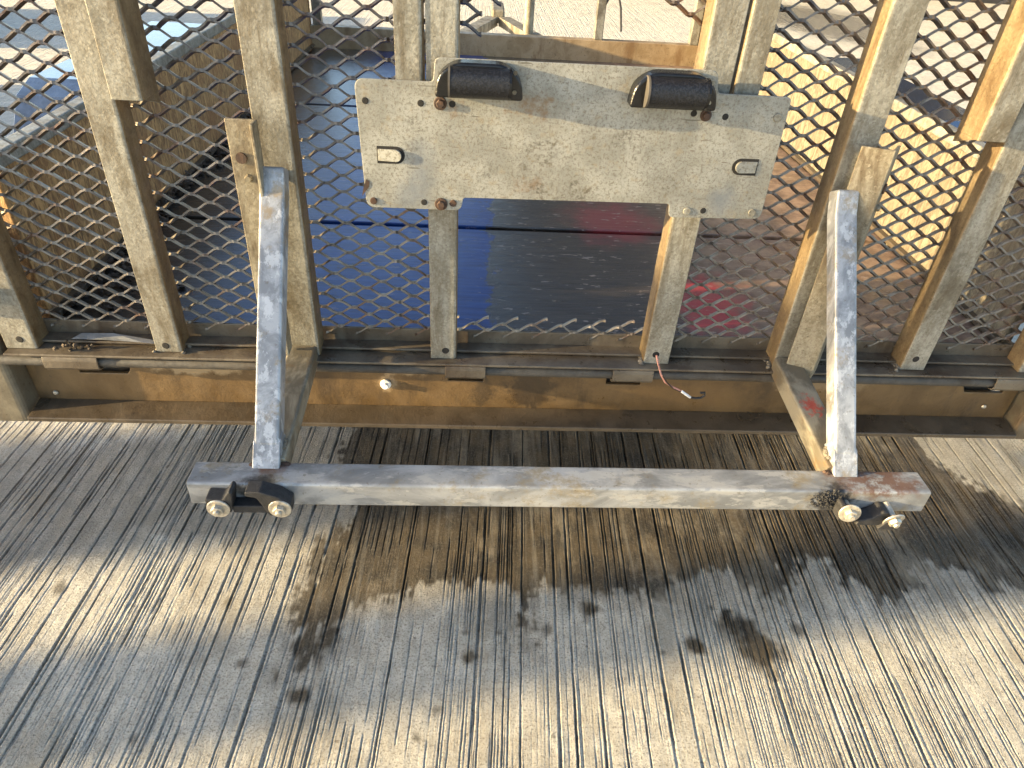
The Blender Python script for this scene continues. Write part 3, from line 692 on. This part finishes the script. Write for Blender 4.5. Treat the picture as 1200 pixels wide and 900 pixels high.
# the two pressed U tabs: a dark sheet for the slot's shade with the tab standing a little proud of it
for x0, x1, z0, z1, d in ((-.1000, -.0712, .7268, .7448, 1), (.2770, .3046, .7300, .7478, -1)):
    h = z1 - z0; zc = (z0 + z1) / 2
    def ush(x0, x1, r):
        p = []
        if d > 0: p += [(x0, zc - r), (x1 - r, zc - r)] + [(x1 - r + r * math.sin(a), zc - r * math.cos(a)) for a in np.linspace(.2, math.pi - .2, 9)] + [(x1 - r, zc + r), (x0, zc + r)]
        else: p += [(x1, zc + r), (x0 + r, zc + r)] + [(x0 + r - r * math.sin(a), zc + r * math.cos(a)) for a in np.linspace(.2, math.pi - .2, 9)] + [(x0 + r, zc - r), (x1, zc - r)]
        return p
    part(MB().prism(ush(x0, x1, h / 2), PY - .0005, PY - .0001), 'tab_slot', 'hole', plate)
    tb = ush(x0 + (.001 if d > 0 else .0034), x1 - (.0034 if d > 0 else .001), h / 2 - .0028)
    t_ = MB(); n = len(tb); lift = lambda x: .0010 + .0035 * ((x - x0) if d > 0 else (x1 - x)) / (x1 - x0)
    t_.add([(a, PY - lift(a), b) for a, b in tb] + [(a, PY - .0006, b) for a, b in tb], [tuple(range(n)), tuple(reversed(range(n, 2 * n)))] + [(k, (k + 1) % n, n + (k + 1) % n, n + k) for k in range(n)])
    part(t_, 'pressed_tab', 'plate', plate, .0004)
# torn dark tear at the board's left edge
part(MB().prism([(-.113, .709), (-.1095, .7065), (-.1105, .701), (-.1165, .693), (-.1185, .690), (-.1165, .6995)], PY - .0006, PY - .0002), 'edge_tear', 'rust', plate)

# ------------------------------------------------------------------ light bar on its two brackets
BX0, BX1, BY0, BY1, BZ0, BZ1 = -.285, .507, .527, .561, .4295, .4605
lb = part(MB().sweep(rounded([(BY0, -.0155), (BY1, -.0155), (BY1, .0155), (BY0, .0155)], .004, 4), [(BX0, 0, .445), (BX1, 0, .445)], (0, 1, 0)), 'light_bar', 'bar', None, .0006, 1, 'galvanised square light bar held out behind the tailgate')
def box_beam(p0, p1, w, h, mat, name, parent, side=(1, 0, 0), r=.0035):
    return part(MB().sweep(rounded([(-w / 2, -h / 2), (w / 2, -h / 2), (w / 2, h / 2), (-w / 2, h / 2)], r, 4), [p0, p1], side), name, mat, parent, .0006, 1)
for ax, bx, fx0, fx1, s in ((-.2085, -.2105, -.2495, -.2165, 1), (.4175, .4195, .424, .456, -1)):
    box_beam((ax, .7485, .4735), (ax, .5595, .4545), .034, .026, 'arm', 'arm', lb)
    bw = .0132 if s > 0 else .0125
    tx = bx + (.0005 if s > 0 else -.0065)
    br = part(MB().sweep(rounded([(-bw, -.0110), (bw, -.0110), (bw, .0110), (-bw, .0110)], .0035, 4), [(tx, .7405, .7150), (tx, .7285, .6905), (bx, .573, .4735)], (1, 0, 0)), 'brace', 'brace', lb, .0045, 3)
    # angle iron with its ridge towards the camera
    f_ = MB()
    if s > 0: f_.prism([(-.2500, .7315), (-.2215, .7315), (-.2215, .7160), (-.2180, .7160), (-.2180, .7350), (-.2500, .7350)], .492, .766, 'xy')
    else: f_.prism([(.4120, .7345), (.4440, .7230), (.4590, .7420), (.4562, .7440), (.4430, .7272), (.4132, .7378)], .4700, .766, 'xy')
    part(f_, 'bracket_angle', 'galv_dull', lb, .0008)
    fc = (fx0 + fx1) / 2
    r = MB(); r.disc((-.2390, .7312, .727) if s > 0 else (.4515, .7322, .722), (0, -1, 0) if s > 0 else (.78, -.62, 0), .0058, .0018, 14); part(r, 'bracket_hole', 'rust', lb)
    r = MB(); r.disc((-.2350, .7312, .706) if s > 0 else (.4515, .7322, .700), (0, -1, 0) if s > 0 else (.78, -.62, 0), .0045, .004, 8, .003); part(r, 'bracket_bolt', 'galv_dull', lb)
    r = MB()                                   # weld collar where brace and arm meet
    for k in range(26):
        a = k / 25 * 2 * math.pi; r.disc((bx + .0145 * max(-1, min(1, 1.4 * math.cos(a))), .575 + .010 * math.sin(a) , .4700 + random.gauss(0, .001) + .004 * math.sin(a)), (random.gauss(0, .4), random.gauss(0, .4), 1), random.uniform(.0025, .004), .003, 7, .0015)
    part(r, 'weld', 'weld', lb)
    r = MB()
    for k in range(30):
        q = k / 29; x_ = ax - .019 + .038 * q + random.gauss(0, .0006)
        r.disc((x_, .5565 + .0035 * math.sin(q * 9) * .4 + random.gauss(0, .0006), .4600), (random.gauss(0, .3), random.gauss(0, .4), 1), random.uniform(.0024, .0042), random.uniform(.0015, .0032), 7, .0014)
    part(r, 'weld', 'rust', lb)
    ft = MB(); ft.prism([(.549, .4607), (.5605, .4607), (.589, .4745), (.580, .4870), (.5675, .4835)], bx - bw - .001, bx + bw + .001, 'yz'); part(ft, 'gusset', 'brace', lb, .001)
# bolts with washers, broken light mounts
def mount_bolt(x, z, y=BY0, tilt=(0, -1, 0), out=.012):
    ax = Vector(tilt).normalized(); c = Vector((x, y, z))
    r = MB(); r.disc(c + ax * .0002, ax, .0042, out, 12); r.disc(c + ax * out, ax, .0118, .0018, 24, .0115); r.disc(c + ax * (out + .0018), ax, .0070, .0045, 6, .0066); r.disc(c + ax * (out + .0063), ax, .0036, .003, 10, .003)
    part(r, 'mount_bolt', 'zinc', lb, .0005)
mount_bolt(-.2500, .4440, out=.0185); mount_bolt(-.1885, .4445, out=.0185)
mount_bolt(.4135, .4445, tilt=(-.12, -1, .08), out=.0175); mount_bolt(.4600, .4440, tilt=(.12, -1, -.30), out=.020)
def rub(poly, d0, d1, name='rubber_mount'): part(MB().prism(rounded(poly, .002), d0, d1), name, 'rubber', lb, .0012)
# left mount: two pads behind the washers, two lugs with slanted tops, a channel between
rub([(-.262, .434), (-.252, .4335), (-.238, .4375), (-.2335, .4635), (-.2365, .4665), (-.2445, .4545), (-.262, .4555)], .509, .5265)
rub([(-.2005, .4325), (-.179, .434), (-.1775, .449), (-.189, .4595), (-.2065, .4665), (-.2215, .4655), (-.2215, .4605), (-.2105, .4575), (-.2065, .4475)], .509, .5265)
rub([(-.2385, .4325), (-.1995, .4325), (-.1995, .4425), (-.2385, .4425)], .513, .5262)
# right mount: torn stub, open channel, crumbs
rub([(.403, .4315), (.424, .430), (.427, .436), (.418, .4415), (.408, .4525), (.403, .4515)], .511, .5265)
rub([(.424, .4275), (.460, .4265), (.462, .4345), (.4555, .4465), (.4495, .4475), (.440, .4385), (.426, .4345)], .509, .5263)
rub([(.448, .4245), (.466, .4235), (.468, .4315), (.455, .4345)], .506, .5155)
r = MB()
for k in range(170):
    a = random.random() * 6.28; q = random.random() ** .6
    x = .3945 + .020 * q * math.cos(a); z = .4475 + .0145 * q * math.sin(a)
    if z < .431: z = .431 + random.random() * .004
    r.disc((x, BY0 + .0004, z), (random.gauss(0, .4), -1, random.gauss(0, .4)), random.uniform(.0008, .0026), random.uniform(.0008, .0035) * (1.3 - q), 5, random.uniform(.0004, .0012))
o = part(r, 'rubber_residue', 'soot', lb); o['kind'] = 'stuff'
o = None
# spilled cable end by the tailgate foot
W_ = [(.2435, .748, .484), (.2445, .736, .478), (.249, .731, .466), (.256, .729, .4555), (.266, .728, .449), (.276, .727, .4445), (.287, .727, .4375), (.293, .728, .4335)]
wi = part(MB().tube(W_, .0014, 8, (0, 1, 0)), 'stray_cable', 'copper', gate)
part(MB().tube([(a + .0025, b - .001, c - .0016 + .001 * math.sin(i * 2)) for i, (a, b, c) in enumerate(W_[2:6])], .0011, 8, (0, 1, 0)), 'stray_cable', 'rust', gate)
part(MB().tube([(.2795, .7265, .4430), (.286, .7262, .4385), (.2935, .7268, .4330)], .0019, 8, (0, 1, 0)), 'bare_end', 'white', gate)
lp = [(.2935, .7275, .4330), (.300, .727, .4315), (.308, .727, .4325), (.3125, .7275, .436), (.3115, .728, .4405), (.306, .7285, .4395)]
part(MB().tube(lp, .0016, 8, (0, 1, 0)), 'cable_loop', 'blackwire', gate)
# sodden litter along the foot of the left wall
r = MB()
for k in range(700):
    y = random.uniform(.82, 2.0); x = XL + .012 + abs(random.gauss(0, .022)) * (1 + .8 * math.sin(y * 9)); z = DZ + .004 + random.random() * .022 * max(0, 1 - (x - XL) / .06)
    r.disc((x, y, z), (random.gauss(0, .6), random.gauss(0, .6), 1), random.uniform(.002, .007), random.uniform(.0004, .0016), 5, random.uniform(.001, .005))
lt = r.build('leaf_litter', 'litter'); lt['kind'] = 'stuff'; lt['label'] = 'dark wet leaf litter along the foot of the left side wall'
